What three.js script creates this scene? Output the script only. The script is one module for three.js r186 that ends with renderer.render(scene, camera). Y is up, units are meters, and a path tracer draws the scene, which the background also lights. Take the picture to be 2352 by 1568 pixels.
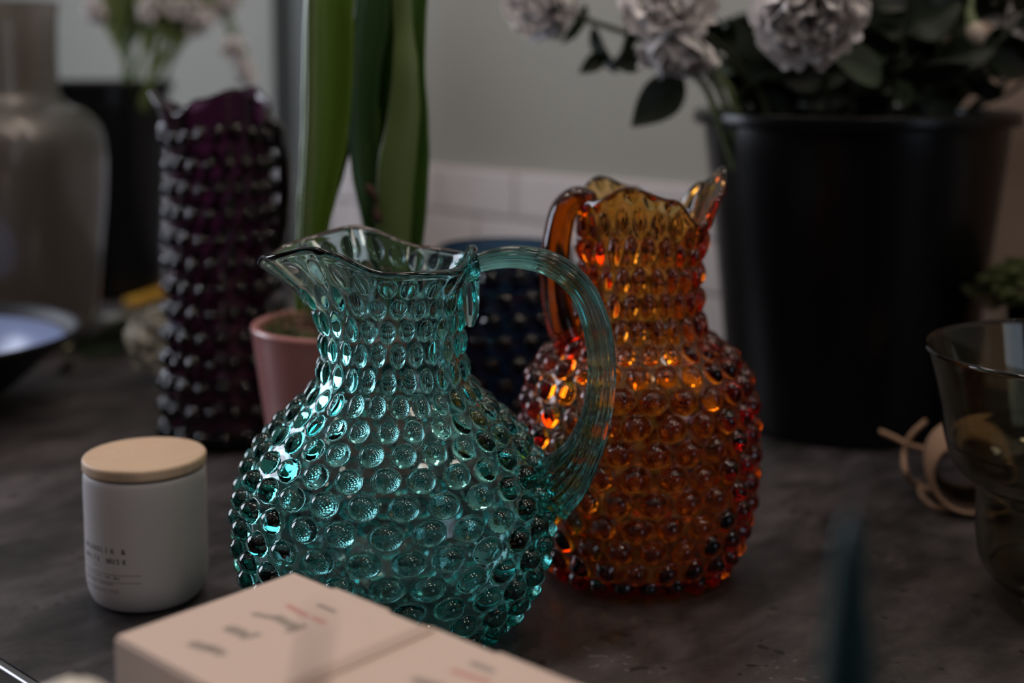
import * as THREE from 'three';
import { mergeGeometries, mergeVertices } from 'three/addons/utils/BufferGeometryUtils.js';
import { RoundedBoxGeometry } from 'three/addons/geometries/RoundedBoxGeometry.js';
import { RectAreaLightUniformsLib } from 'three/addons/lights/RectAreaLightUniformsLib.js';
import { createNoise3D } from 'simplex-noise';

// ---------------------------------------------------------------- camera, sky, lights, exposure
const T = 0.9, EYE = T + 0.337, F = 3090, PITCH = THREE.MathUtils.degToRad(6), PPY = 453;   // the lens is shifted: the optical axis meets the frame at row 453
const camera = new THREE.PerspectiveCamera(THREE.MathUtils.radToDeg(2 * Math.atan(784 / F)), 2352 / 1568, 0.02, 60);
camera.position.set(0, EYE, 0);
camera.rotation.x = -PITCH;
camera.setViewOffset(2352, 1568, 0, 784 - PPY, 2352, 1568);
camera.focus = 0.715;
camera.userData.fStop = 3.4;
const renderer = new THREE.WebGLRenderer({ antialias: true });
renderer.toneMapping = THREE.LinearToneMapping;
renderer.toneMappingExposure = 0.46;
renderer.shadowMap.enabled = true;
RectAreaLightUniformsLib.init();
const scene = new THREE.Scene();
scene.background = new THREE.Color().setRGB(1.6, 2.0, 2.6);      // overcast daylight outside the windows
const YAW = THREE.MathUtils.degToRad(42.6), CY = Math.cos(YAW), SY = Math.sin(YAW);
// room frame: u runs along the tiled wall, n runs towards it
const P = (u, y, n) => new THREE.Vector3(u * CY + n * SY, y, u * SY - n * CY);
const WALL = 1.34, LEFT = -3.0, RIGHT = 2.6, FRONT = -3.4, CEIL = 2.95;
const WINDOWS = [{ n0: -0.85, n1: 0.5, y0: 1.05, y1: 2.35, k: 15 }];
function windowLight(pos, into, w, h, color, k) {
  const l = new THREE.RectAreaLight(color, k, w, h);
  l.name = 'daylight'; l.position.copy(pos); l.lookAt(pos.clone().add(into)); scene.add(l);
}
for (const w of WINDOWS) windowLight(P(LEFT + 0.06, (w.y0 + w.y1) / 2, (w.n0 + w.n1) / 2), P(1, 0, 0), w.n1 - w.n0 - 0.1, w.y1 - w.y0 - 0.1, new THREE.Color().setRGB(0.83, 0.87, 1.0), w.k);
const RWIN = { n0: -0.3, n1: 0.7, y0: 1.05, y1: 2.2, k: 0.7 };
windowLight(P(RIGHT - 0.06, (RWIN.y0 + RWIN.y1) / 2, (RWIN.n0 + RWIN.n1) / 2), P(-1, 0, 0), RWIN.n1 - RWIN.n0 - 0.1, RWIN.y1 - RWIN.y0 - 0.1, new THREE.Color().setRGB(0.83, 0.87, 1.0), RWIN.k);
const LAMP = new THREE.Color().setRGB(1, 0.86, 0.75);

// ---------------------------------------------------------------- helpers
let seed = 7;
const rnd = () => { seed = (seed * 1664525 + 1013904223) >>> 0; return seed / 4294967296; };
const rr = (a, b) => a + (b - a) * rnd();
const noise = createNoise3D(() => { seed = (seed * 1664525 + 1013904223) >>> 0; return seed / 4294967296; });
const fbm = (x, y, z, o = 4) => { let s = 0, a = 0.5; for (let i = 0; i < o; i++) { s += a * noise(x, y, z); x *= 2.03; y *= 2.03; z *= 2.03; a *= 0.5; } return s; };
const cP = Math.cos(PITCH), sP = Math.sin(PITCH), lerp = THREE.MathUtils.lerp, sstep = THREE.MathUtils.smoothstep;
const V = (x, y, z) => new THREE.Vector3(x, y, z);
function rayOf(px, py) { const x = (px - 1176) / F, y = -(py - PPY) / F; return [x, y * cP - sP, cP + y * sP]; }
function at(px, py, D) { const [x, y, d] = rayOf(px, py), t = D / d; return V(x * t, EYE + y * t, -D); }           // a point D metres in front
function onH(px, py, h) { const [x, y, d] = rayOf(px, py), t = (T + h - EYE) / y; return V(x * t, T + h, -d * t); }  // a point h above the table
const used = {};
function numbered(n) { const k = used[n] = (used[n] ?? -1) + 1; return k ? n + '_' + String(k).padStart(3, '0') : n; }
function shadows(o) { o.castShadow = o.receiveShadow = true; return o; }
function tag(o, label, category, group) { o.userData.label = label; o.userData.category = category; if (group) o.userData.group = group; return o; }
function thing(name, label, category, pos, turn = 0, group) {
  const o = new THREE.Group(); o.name = numbered(name); o.position.copy(pos); o.rotation.y = turn; scene.add(o); return tag(o, label, category, group);
}
function part(name, geo, mat, parent, label) {
  const o = shadows(new THREE.Mesh(geo, mat)); o.name = numbered(name); if (label) o.userData.label = label; parent.add(o); return o;
}
function struct(name, geo, mat, turned = true) {
  const o = shadows(new THREE.Mesh(geo, mat)); o.name = name; if (turned) o.rotation.y = -YAW; o.userData.kind = 'structure'; scene.add(o); return o;
}
const std = (r, g, b, rough = 0.8, o = {}) => new THREE.MeshStandardMaterial({ color: new THREE.Color().setRGB(r, g, b), roughness: rough, ...o });
const phys = (r, g, b, rough, o = {}) => new THREE.MeshPhysicalMaterial({ color: new THREE.Color().setRGB(r, g, b), roughness: rough, ...o });
function glass(r, g, b, dist, o = {}) {
  return new THREE.MeshPhysicalMaterial({ color: 0xffffff, roughness: 0, transmission: 1, thickness: 0.01, ior: 1.52, attenuationColor: new THREE.Color().setRGB(r, g, b), attenuationDistance: dist, ...o });
}
function box(x0, x1, y0, y1, z0, z1) { return new THREE.BoxGeometry(x1 - x0, y1 - y0, z1 - z0).translate((x0 + x1) / 2, (y0 + y1) / 2, (z0 + z1) / 2); }
const rbox = (w, h, d, r, s = 3) => new RoundedBoxGeometry(w, h, d, s, r);
// local (room-frame) box: u, y, n  ->  x = u, z = -n inside an object turned by -YAW
const ubox = (u0, u1, y0, y1, n0, n1) => box(u0, u1, y0, y1, -n1, -n0);
function lathe(pts, seg = 96) {
  const g = new THREE.LatheGeometry(pts.map((p) => new THREE.Vector2(p[0], p[1])), seg); g.deleteAttribute('uv'); g.deleteAttribute('normal');
  const m = mergeVertices(g, 1e-6); m.computeVertexNormals(); return m;
}
function smoothProfile(pts, n) {      // Catmull-Rom through [radius, height] points, evenly spaced
  return new THREE.CatmullRomCurve3(pts.map((p) => V(p[0], p[1], 0)), false, 'centripetal').getSpacedPoints(n).map((p) => [Math.max(0, p.x), p.y]);
}
function grid(rows, wrap, flip) {     // rows of equal-length Vector3 lists -> indexed smooth geometry
  const m = rows[0].length, pos = new Float32Array(rows.length * m * 3), idx = [];
  rows.forEach((r, i) => r.forEach((p, j) => { pos[(i * m + j) * 3] = p.x; pos[(i * m + j) * 3 + 1] = p.y; pos[(i * m + j) * 3 + 2] = p.z; }));
  for (let i = 0; i + 1 < rows.length; i++) for (let j = 0; j < (wrap ? m : m - 1); j++) {
    const a = i * m + j, b = i * m + (j + 1) % m, c = a + m, d = b + m; if (flip) idx.push(a, b, c, b, d, c); else idx.push(a, c, b, b, c, d);
  }
  const g = new THREE.BufferGeometry(); g.setAttribute('position', new THREE.BufferAttribute(pos, 3)); g.setIndex(idx); g.computeVertexNormals(); return g;
}
function shell(fn, nu, nv, th) {      // a thin closed sheet following fn(u, v) with thickness th
  const c = [], e = 1e-3;
  for (let i = 0; i <= nu; i++) { c.push([]); for (let j = 0; j <= nv; j++) c[i].push(fn(i / nu, j / nv)); }
  const nrm = (i, j) => {
    const a = c[Math.min(i + 1, nu)][j].clone().sub(c[Math.max(i - 1, 0)][j]), b = c[i][Math.min(j + 1, nv)].clone().sub(c[i][Math.max(j - 1, 0)]);
    return a.cross(b).normalize();
  };
  const rows = [];
  for (let i = 0; i <= nu; i++) {
    const r = [], n = c[i].map((_, j) => nrm(i, j));
    for (let j = 0; j <= nv; j++) r.push(c[i][j].clone().addScaledVector(n[j], th / 2));
    for (let j = nv; j >= 0; j--) r.push(c[i][j].clone().addScaledVector(n[j], -th / 2));
    rows.push(r);
  }
  return grid(rows, true);
}
function tube(points, radius, seg = 40, sides = 10, closed = false) {
  const cur = new THREE.CatmullRomCurve3(points, closed, 'centripetal');
  if (typeof radius === 'number') return new THREE.TubeGeometry(cur, seg, radius, sides, closed);
  const fr = cur.computeFrenetFrames(seg, false), rows = [];
  for (let i = 0; i <= seg; i++) {
    const p = cur.getPointAt(i / seg), r = radius(i / seg), row = [];
    for (let j = 0; j < sides; j++) { const a = j / sides * 2 * Math.PI; row.push(p.clone().addScaledVector(fr.normals[i], r * Math.cos(a)).addScaledVector(fr.binormals[i], r * Math.sin(a))); }
    rows.push(row);
  }
  rows.unshift(rows[0].map(() => cur.getPointAt(0))); rows.push(rows[1].map(() => cur.getPointAt(1)));
  return grid(rows, true, true);
}
function dataTexture(w, h, fn, srgb, rep) {
  const d = new Uint8Array(w * h * 4);
  for (let y = 0; y < h; y++) for (let x = 0; x < w; x++) { const c = fn(x / w, y / h), o = (y * w + x) * 4; for (let k = 0; k < 3; k++) d[o + k] = Math.max(0, Math.min(255, Math.round(c[k] ?? c[0]))); d[o + 3] = 255; }
  const t = new THREE.DataTexture(d, w, h); t.wrapS = t.wrapT = THREE.RepeatWrapping; t.magFilter = THREE.LinearFilter; t.minFilter = THREE.LinearFilter;
  if (srgb) t.colorSpace = THREE.SRGBColorSpace; if (rep) t.repeat.set(rep[0], rep[1]); t.needsUpdate = true; return t;
}
function planarUV(g, sx = 1, sz = 1) {  // uv in metres from x and z
  const p = g.attributes.position, uv = new Float32Array(p.count * 2);
  for (let i = 0; i < p.count; i++) { uv[2 * i] = p.getX(i) / sx; uv[2 * i + 1] = p.getZ(i) / sz; }
  g.setAttribute('uv', new THREE.BufferAttribute(uv, 2)); return g;
}

const flat = (g) => { const f = g.index ? g.toNonIndexed() : g; f.deleteAttribute('uv'); return f; };

// ---------------------------------------------------------------- the room
const wallPaint = std(0.33, 0.335, 0.305, 0.85), ceilPaint = std(0.30, 0.285, 0.27, 0.9), tileMat = phys(0.62, 0.59, 0.60, 0.32), groutMat = std(0.34, 0.32, 0.32, 0.9);
const floorMat = std(0.16, 0.14, 0.12, 0.6);
struct('floor', ubox(LEFT - 0.2, RIGHT + 0.2, -0.12, 0, FRONT - 0.2, WALL + 0.2), floorMat);
struct('ceiling', ubox(LEFT - 0.2, RIGHT + 0.2, CEIL, CEIL + 0.15, FRONT - 0.2, WALL + 0.2), ceilPaint);
const wallBack = struct('wall_back', ubox(LEFT, RIGHT, 0, CEIL, WALL, WALL + 0.15), wallPaint);
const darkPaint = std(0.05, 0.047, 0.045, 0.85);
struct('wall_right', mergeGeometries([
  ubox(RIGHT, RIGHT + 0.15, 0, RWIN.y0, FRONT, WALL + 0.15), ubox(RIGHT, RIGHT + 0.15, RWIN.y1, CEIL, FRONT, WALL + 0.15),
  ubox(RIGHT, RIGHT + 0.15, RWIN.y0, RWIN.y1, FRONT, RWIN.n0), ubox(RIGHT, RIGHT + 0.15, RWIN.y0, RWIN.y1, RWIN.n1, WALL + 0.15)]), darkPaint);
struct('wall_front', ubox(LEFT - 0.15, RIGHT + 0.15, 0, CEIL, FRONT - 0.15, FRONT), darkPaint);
struct('wall_left', mergeGeometries([
  ubox(LEFT - 0.15, LEFT, 0, WINDOWS[0].y0, FRONT, WALL + 0.15), ubox(LEFT - 0.15, LEFT, WINDOWS[0].y1, CEIL, FRONT, WALL + 0.15),
  ...[[FRONT, WINDOWS[0].n0], [WINDOWS[0].n1, WALL + 0.15]].map(([a, b]) => ubox(LEFT - 0.15, LEFT, WINDOWS[0].y0, WINDOWS[0].y1, a, b))]), wallPaint);
const frameMat = std(0.75, 0.74, 0.72, 0.5), paneMat = new THREE.MeshPhysicalMaterial({ transmission: 1, roughness: 0, thickness: 0, color: 0xffffff });
[...WINDOWS, RWIN].forEach((w, i) => {
  const x0 = w === RWIN ? RIGHT + 0.03 : LEFT - 0.1, x1 = x0 + 0.07;
  const f = struct('window_' + (i + 1), mergeGeometries([
    ubox(x0, x1, w.y0, w.y0 + 0.05, w.n0, w.n1), ubox(x0, x1, w.y1 - 0.05, w.y1, w.n0, w.n1),
    ubox(x0, x1, w.y0, w.y1, w.n0, w.n0 + 0.05), ubox(x0, x1, w.y0, w.y1, w.n1 - 0.05, w.n1)]), frameMat);
  part('pane', ubox(x0 + 0.03, x0 + 0.034, w.y0 + 0.05, w.y1 - 0.05, w.n0 + 0.05, w.n1 - 0.05), paneMat, f);
});
// painted post on the tiled wall, with the shade of a gap at its left painted as a dark strip
{
  const a = at(630, 300, 1), b = at(676, 300, 1), c = at(735, 300, 1);
  const uAt = (p) => { const d = -p.z, k = (WALL - 0.025) / (p.x * SY + d * CY); return (p.x * k) * CY - d * k * SY; };
  const u0 = uAt(a), u1 = uAt(b), u2 = uAt(c);
  struct('trim_1', ubox(u1, u2, 0, CEIL, WALL - 0.025, WALL), std(0.095, 0.105, 0.098, 0.7));
  struct('shade_trim_2', ubox(u0, u1, 0, CEIL, WALL - 0.025, WALL), std(0.018, 0.019, 0.016, 0.9));
}
// subway tiles, each one a piece of the wall
{
  const top = T + 0.183, th = 0.065, tw = 0.145, gap = 0.0035, g = rbox(tw - gap, th - gap, 0.012, 0.0025, 2);
  const uJoint = (() => { const p = at(1198, 450, 1), d = -p.z, k = WALL / (p.x * SY + d * CY); return p.x * k * CY - d * k * SY; })();
  const postEnd = (() => { const p = at(735, 300, 1), d = -p.z, k = WALL / (p.x * SY + d * CY); return p.x * k * CY - d * k * SY; })();
  part('grout', ubox(LEFT, RIGHT, T - 0.12, top, WALL - 0.004, WALL), groutMat, wallBack);
  for (let r = 0; r < 3; r++) for (let k = -12; k < 9; k++) {
    const u = uJoint + (k + 0.5 + (r % 2) * 0.5) * tw;
    if (u < LEFT + tw || (u > postEnd - 0.35 && u < postEnd + tw * 0.2 && false)) continue;
    const t = part('tile', g, tileMat, wallBack);
    t.position.set(u, top - (r + 0.5) * th, -(WALL - 0.008 + rr(-0.0006, 0.0006))); t.rotation.set(rr(-0.004, 0.004), rr(-0.004, 0.004), 0);
  }
}
// globe pendants over the worktop: cord, cap, glowing globe with its light inside
{
  const dark = std(0.03, 0.03, 0.03, 0.5), cap = lathe([[0.0005, 0.06], [0.018, 0.061], [0.02, 0.064], [0.02, 0.09], [0.006, 0.10], [0.0005, 0.10]], 32);
  const lamps = (radius, glowing, cd, places, label, group) => {
    const glow = new THREE.MeshStandardMaterial({ color: 0x111111, emissive: LAMP, emissiveIntensity: glowing }), globe = new THREE.SphereGeometry(radius, 32, 24);
    for (const [u, n] of places) {
      const y = T + rr(1.2, 1.45), s = thing('pendant_lamp', label, 'lamp', P(u + rr(-0.08, 0.08), y, n + rr(-0.06, 0.06)), -YAW, group);
      part('globe', globe, glow, s); part('cap', cap, dark, s);
      part('cord', new THREE.CylinderGeometry(0.003, 0.003, CEIL - y - 0.098, 8).translate(0, 0.098 + (CEIL - y - 0.098) / 2, 0), dark, s);
      const l = new THREE.PointLight(LAMP, cd); l.name = 'lamp'; l.shadow.radius = radius * 48; l.castShadow = true; s.add(l);
    }
  };
  const over = [], shop = [];
  for (const u of [-1.2, -0.7, -0.2, 0.3]) for (const n of [0.48, 0.98]) over.push([u, n]);
  for (const [u, n] of [[-1.45, -0.3], [-0.75, -0.45], [0.05, -0.3], [-1.1, -1.1], [-0.3, -1.25], [0.5, -1.0]]) shop.push([u, n]);
  lamps(0.085, 22, 0.02, over, 'globe pendant lamp glowing warm white above the worktop', 'globe pendants above the worktop');
  lamps(0.06, 11, 0.01, shop, 'small globe pendant lamp over the shop floor before the tables', 'small globe pendants over the shop floor');
}

// ---------------------------------------------------------------- tables
const stone = (() => {
  const S = 2048;
  const col = dataTexture(S, S, (u, v) => {
    const x = u * 6, y = v * 6;
    const wrapn = (f, k) => { const a = Math.cos(u * 2 * Math.PI) * f, b = Math.sin(u * 2 * Math.PI) * f, c = v; const d = fbm(a + k, b, c * f * 3 + k, 3), e = fbm(a + k, b, (c - 1) * f * 3 + k, 3); return lerp(d, e, v); };
    const big = wrapn(2.2, 3), mid = wrapn(8, 11), fine = noise(u * 260, v * 260, 2), grain = noise(u * 620, v * 620, 8);
    let l = 54 + big * 46 + mid * 30 + fine * 4 + grain * 5;
    const pit = noise(u * 90, v * 90, 31) + 0.5 * noise(u * 34, v * 34, 4); if (pit > 0.95) l *= 0.6;
    const chip = noise(u * 150, v * 150, 77) * noise(u * 9, v * 9, 5); if (chip > 0.55) l *= 1.35;
    return [l * 1.03, l * 0.955, l * 0.985];
  }, true);
  const rough = dataTexture(512, 512, (u, v) => { const r = 118 + 40 * fbm(Math.cos(u * 6.283) * 1.5, Math.sin(u * 6.283) * 1.5, v * 5, 3) + 12 * noise(u * 120, v * 120, 3); return [r, r, r]; });
  const m = new THREE.MeshPhysicalMaterial({ color: 0xffffff, map: col, roughness: 1, roughnessMap: rough, bumpMap: col, bumpScale: 0.0006 });
  return m;
})();
const steel = phys(0.42, 0.43, 0.46, 0.28, { metalness: 1 }), blackWood = std(0.012, 0.012, 0.013, 0.6);
const EDGE = 0.336;
{
  const t = thing('table', 'long dark grey stone-look worktop with a thin steel edge along the tiled wall', 'table', P(0, 0, 0), -YAW);
  const u0 = LEFT + 0.01, u1 = 1.5;
  part('table_top', planarUV(ubox(u0, u1, T - 0.04, T, EDGE + 0.004, WALL - 0.015), 1.3, 1.3), stone, t);
  part('edge_strip', rbox(u1 - u0, 0.043, 0.006, 0.002).translate((u0 + u1) / 2, T - 0.0215, -EDGE - 0.001), steel, t, 'brushed steel strip along the front edge');
  for (const u of [u0 + 0.1, -0.8, u1 - 0.1]) for (const n of [EDGE + 0.08, WALL - 0.12]) part('leg', rbox(0.06, T - 0.04, 0.06, 0.004).translate(u, (T - 0.04) / 2, -n), blackWood, t);
  const s = thing('side_table', 'black table pushed against the front of the stone worktop', 'table', P(0, 0, 0), -YAW);
  part('table_top', rbox(1.7, 0.03, 0.30, 0.004).translate(0.35, T - 0.018, -(EDGE - 0.156)), blackWood, s);
  for (const u of [-0.44, 1.14]) for (const n of [0.05, 0.28]) part('leg', rbox(0.04, T - 0.033, 0.04, 0.004).translate(u, (T - 0.033) / 2, -n), blackWood, s);
}

// ---------------------------------------------------------------- hobnail glass
function hobGlass(o) {
  const { N, sub, rows, ds, s0, wall, hob, rimDh, rimDr, warpH, top } = o;
  const na = N * sub, cur = new THREE.CatmullRomCurve3(o.profile.map(([h, r]) => V(r * (o.rs ?? 1), h, 0)), false, 'centripetal'), L = cur.getLength();
  const pts = cur.getSpacedPoints(rows), out = [];
  const nrm = pts.map((_, i) => { const a = pts[Math.max(0, i - 1)], b = pts[Math.min(rows, i + 1)], d = b.clone().sub(a).normalize(); return [d.y, -d.x]; });
  const warp = (r, h, th, c, s) => {
    if (h <= warpH) return V(r * c, h, r * s);
    const k = (h - warpH) / (top - warpH), dh = rimDh(th), dr = rimDr(th), kk = Math.pow(Math.min(k, 1.15), 1.7), R = r + dr * kk;
    return V(R * c, h + dh * Math.min(k, 1.1) ** 1.2, R * s);
  };
  const row = (f) => { const r = []; for (let j = 0; j < na; j++) { const th = j / na * 2 * Math.PI; const [a, h] = f(th, j); r.push(warp(a, h, th, Math.cos(th), Math.sin(th))); } return r; };
  const r0 = pts[0].x, res = [];
  for (const k of [0.001, 0.5, 0.85]) res.push(row(() => [r0 * k, 0.002 * (1 - k * k)]));
  const jit = (j, k) => { const a = Math.sin(j * 127.1 + k * 311.7) * 43758.5453; return a - Math.floor(a) - 0.5; };
  for (let i = 0; i <= rows; i++) {
    const p = pts[i], s = i / rows * L, n = nrm[i], H = hob(p.y, p.x, s);
    res.push(row((th) => {
      let d = 0;
      if (H > 0) {
        const q = (s - s0) / ds, q0 = Math.floor(q);
        for (let w = q0 - 1; w <= q0 + 2; w++) {
          if (s0 + w * ds < o.sMin || s0 + w * ds > o.sMax) continue;
          const off = (w & 1) * 0.5, a = th / (2 * Math.PI) * N - off, k = Math.round(a);
          const kk = ((k % N) + N) % N, jx = jit(w, kk) * o.jitter, jy = jit(w + 57, kk) * o.jitter;
          const du = (a - k - jx) * 2 / o.fu, dv = (q - w - jy) / o.fv, e = du * du + dv * dv;
          if (e < 1) d = Math.max(d, Math.pow(1 - e, o.pow ?? 0.75));
        }
      }
      return [p.x + n[0] * H * d, p.y + n[1] * H * d];
    }));
  }
  // rounded rim bead
  const e = pts[rows], en = nrm[rows], tx = -en[1], ty = en[0], R = wall / 2, c0 = [e.x - en[0] * R, e.y - en[1] * R], bead = o.bead ?? R;
  for (let k = 1; k < 8; k++) { const a = k / 8 * Math.PI, ca = Math.cos(a), sa = Math.sin(a) * bead / R, fat = 1 + (o.fat ?? 0.25) * Math.sin(a); res.push(row(() => [c0[0] + (en[0] * ca * fat + tx * sa) * R, c0[1] + (en[1] * ca * fat + ty * sa) * R])); }
  // inner surface
  const st = Math.max(1, Math.round(rows / 70));
  for (let i = rows; i >= 0; i -= st) { const p = pts[i], n = nrm[i], h = p.y - n[1] * wall, r = p.x - n[0] * wall; if (h < o.floor * 1.15) break; res.push(row(() => [r, h])); }
  const last = res[res.length - 1][0].x;
  for (const k of [0.92, 0.75, 0.4, 0.001]) res.push(row(() => [last * k, o.floor]));
  return grid(res, true);
}
function table1D(list) {                 // symmetric interpolation over the angle from the spout (degrees)
  return (a) => { a = Math.abs(a); for (let i = 1; i < list.length; i++) if (a <= list[i][0]) { const t = (a - list[i - 1][0]) / (list[i][0] - list[i - 1][0]), k = t * t * (3 - 2 * t); return lerp(list[i - 1][1], list[i][1], k); } return list[list.length - 1][1]; };
}
const fromSpout = (th) => { let a = THREE.MathUtils.radToDeg(th); while (a > 180) a -= 360; while (a < -180) a += 360; return a; };
// strap handle: path of [x, y], half widths in the plane, half depth across; ribs run along it
function strap(path, inPlane, across, ribs, ribDepth, seg = 120, sides = 96) {
  const cur = new THREE.CatmullRomCurve3(path.map((p) => V(p[0], p[1], 0)), false, 'centripetal'), rows = [];
  const wv = (arr, t) => { const x = t * (arr.length - 1), i = Math.min(arr.length - 2, Math.floor(x)); return lerp(arr[i], arr[i + 1], x - i); };
  const lens = [0]; { const q = path.map((p) => V(p[0], p[1], 0)); for (let i = 1; i < q.length; i++) lens.push(lens[i - 1] + q[i].distanceTo(q[i - 1])); }
  for (let i = 0; i <= seg; i++) {
    const t = i / seg, u = cur.getUtoTmapping(t), p = cur.getPoint(u), d = cur.getTangent(u), n = V(-d.y, d.x, 0), a = wv(inPlane, u), b = wv(across, u), row = [];
    for (let j = 0; j < sides; j++) {
      const th = j / sides * 2 * Math.PI, c = Math.cos(th), s = Math.sin(th), e = 2.6, k = Math.pow(Math.pow(Math.abs(c), e) + Math.pow(Math.abs(s), e), -1 / e), rip = 1 + ribDepth * Math.cos(ribs * th);
      row.push(p.clone().addScaledVector(n, a * c * k * rip).add(V(0, 0, b * s * k * rip)));
    }
    rows.push(row);
  }
  const cap = (r) => { const m = r.reduce((s, p) => s.add(p), V(0, 0, 0)).divideScalar(r.length); return r.map((p) => p.clone().lerp(m, 0.999)); };
  const rd = (r, k, off) => { const m = r.reduce((s, p) => s.add(p), V(0, 0, 0)).divideScalar(r.length); return r.map((p) => p.clone().lerp(m, 1 - k).add(off)); };
  const t0 = cur.getTangent(0).multiplyScalar(-inPlane[0] * 0.4), t1 = cur.getTangent(1).multiplyScalar(inPlane[inPlane.length - 1] * 0.2);
  const all = [cap(rd(rows[0], 1, t0)), rd(rows[0], 0.7, t0.clone().multiplyScalar(0.8)), ...rows, rd(rows[seg], 0.8, t1.clone().multiplyScalar(0.7)), cap(rd(rows[seg], 1, t1))];
  return grid(all, true, true);
}
const tealGlass = glass(0.46, 0.84, 0.825, 0.010), amberGlass = glass(0.85, 0.345, 0.04, 0.010), plumGlass = glass(0.042, 0.006, 0.024, 0.010), navyGlass = glass(0.002, 0.013, 0.045, 0.010), smokeGlass = glass(0.13, 0.115, 0.05, 0.010);

// turquoise jug
{
  const D = 0.76, p0 = onH(908, 1430, 0), hT = (y) => at(908, y, D).y - T, k = 0.000256;
  const jug = thing('glass_jug', 'turquoise hobnail glass jug with a ribbed loop handle, in front of the pink pot', 'jug', V(at(908, 1430, D).x, T, -D), -0.10);
  const dh = table1D([[0, -0.008], [22, 0.000], [55, 0.007], [100, -0.004], [140, -0.005], [180, 0.003]]), dr = table1D([[0, 0.0225], [25, 0.018], [55, 0.007], [80, 0.002], [140, 0], [180, -0.003]]);
  const body = hobGlass({
    profile: [[0, 0.046], [0.003, 0.056], [0.012, 0.0672], [0.025, 0.0785], [0.04, 0.0862], [0.058, 0.0905], [0.075, 0.0915], [0.09, 0.0892], [0.105, 0.0836], [0.118, 0.0752], [0.131, 0.0635], [0.143, 0.0515], [0.153, 0.0447], [0.166, 0.0418], [0.182, 0.0415], [0.196, 0.0432], [0.207, 0.0462], [0.2155, 0.0495], [0.222, 0.0525]],
    N: 24, sub: 24, rows: 470, ds: 0.0142, s0: 0.009, sMin: 0.004, sMax: 0.262, wall: 0.0050, floor: 0.008, jitter: 0.10, fu: 0.74, fv: 0.46, pow: 0.6, rs: 0.972,
    hob: (h, r) => lerp(0.0030, 0.0066, sstep(r, 0.042, 0.085)) * sstep(h, -0.004, 0.004) * (1 - 0.75 * sstep(h, 0.196, 0.212)), rimDh: (th) => dh(fromSpout(th - Math.PI)), rimDr: (th) => dr(fromSpout(th - Math.PI)), warpH: 0.178, top: 0.222, bead: 0.0042, fat: 0.5,
  });
  part('body', body, tealGlass, jug);
  const q = (x, y) => [(x - 908) * k, hT(y)];
  part('handle', strap([q(1074, 628), q(1094, 606), q(1140, 590), q(1200, 586), q(1265, 602), q(1325, 650), q(1362, 730), q(1377, 840), q(1366, 940), q(1335, 1025), q(1292, 1085), q(1252, 1118)],
    [17, 19, 22, 24, 26, 28, 30, 31, 33, 42, 60, 74].map((v) => v * k), [0.006, 0.0062, 0.007, 0.0076, 0.008, 0.008, 0.008, 0.0082, 0.0086, 0.0095, 0.011, 0.0125], 20, 0.030, 150, 240), tealGlass, jug, 'ribbed turquoise loop handle');
  part('handle_joint', tube([q(1070, 583), q(1083, 600), q(1086, 650), q(1088, 700), q(1086, 742)].map((p) => V(p[0], p[1], 0.004)), (t) => 0.0036 + 0.0030 * (1 - t) - 0.002 * Math.max(0, t - 0.85) * 6, 40, 20), tealGlass, jug, 'fused glass lug where the handle meets the neck');
}
// amber jug
{
  const D = 0.86, hA = (y) => at(1464, y, D).y - T, k = 0.000283;
  const jug = thing('glass_jug', 'amber orange hobnail glass jug standing beside the big black bucket', 'jug', V(at(1464, 1290, D).x, T, -D), 0.18);
  const dh = table1D([[0, 0.019], [24, 0.008], [52, -0.012], [80, 0.004], [115, 0.011], [150, 0.002], [180, -0.002]]), dr = table1D([[0, 0.0125], [22, 0.010], [55, 0.003], [180, 0]]);
  const body = hobGlass({
    profile: [[0, 0.046], [0.004, 0.054], [0.018, 0.0632], [0.038, 0.0698], [0.06, 0.073], [0.09, 0.0736], [0.113, 0.0725], [0.128, 0.0695], [0.139, 0.0636], [0.148, 0.0545], [0.156, 0.0455], [0.165, 0.0402], [0.18, 0.0384], [0.2, 0.0382], [0.215, 0.0386], [0.226, 0.0396], [0.235, 0.0412], [0.2425, 0.043]],
    N: 22, sub: 16, rows: 330, ds: 0.0158, s0: 0.013, sMin: 0.010, sMax: 0.276, wall: 0.0042, floor: 0.008, jitter: 0.10, fu: 0.76, fv: 0.48, pow: 0.65,
    hob: (h, r) => lerp(0.0042, 0.0066, sstep(r, 0.04, 0.07)) * sstep(h, -0.004, 0.006) * (1 - 0.7 * sstep(h, 0.218, 0.232)), rimDh: (th) => dh(fromSpout(th)), rimDr: (th) => dr(fromSpout(th)), warpH: 0.20, top: 0.2425, bead: 0.0026,
  });
  part('body', body, amberGlass, jug);
  const q = (x, y) => [(x - 1464) * k, hA(y)];
  part('handle', strap([q(1346, 462), q(1318, 452), q(1288, 474), q(1270, 540), q(1264, 620), q(1270, 700), q(1290, 762), q(1318, 800)], [26, 27, 29, 31, 32, 33, 36, 42].map((v) => v * k), [0.009, 0.0095, 0.010, 0.010, 0.010, 0.010, 0.011, 0.012], 14, 0.006, 90, 72), amberGlass, jug);
}
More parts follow.
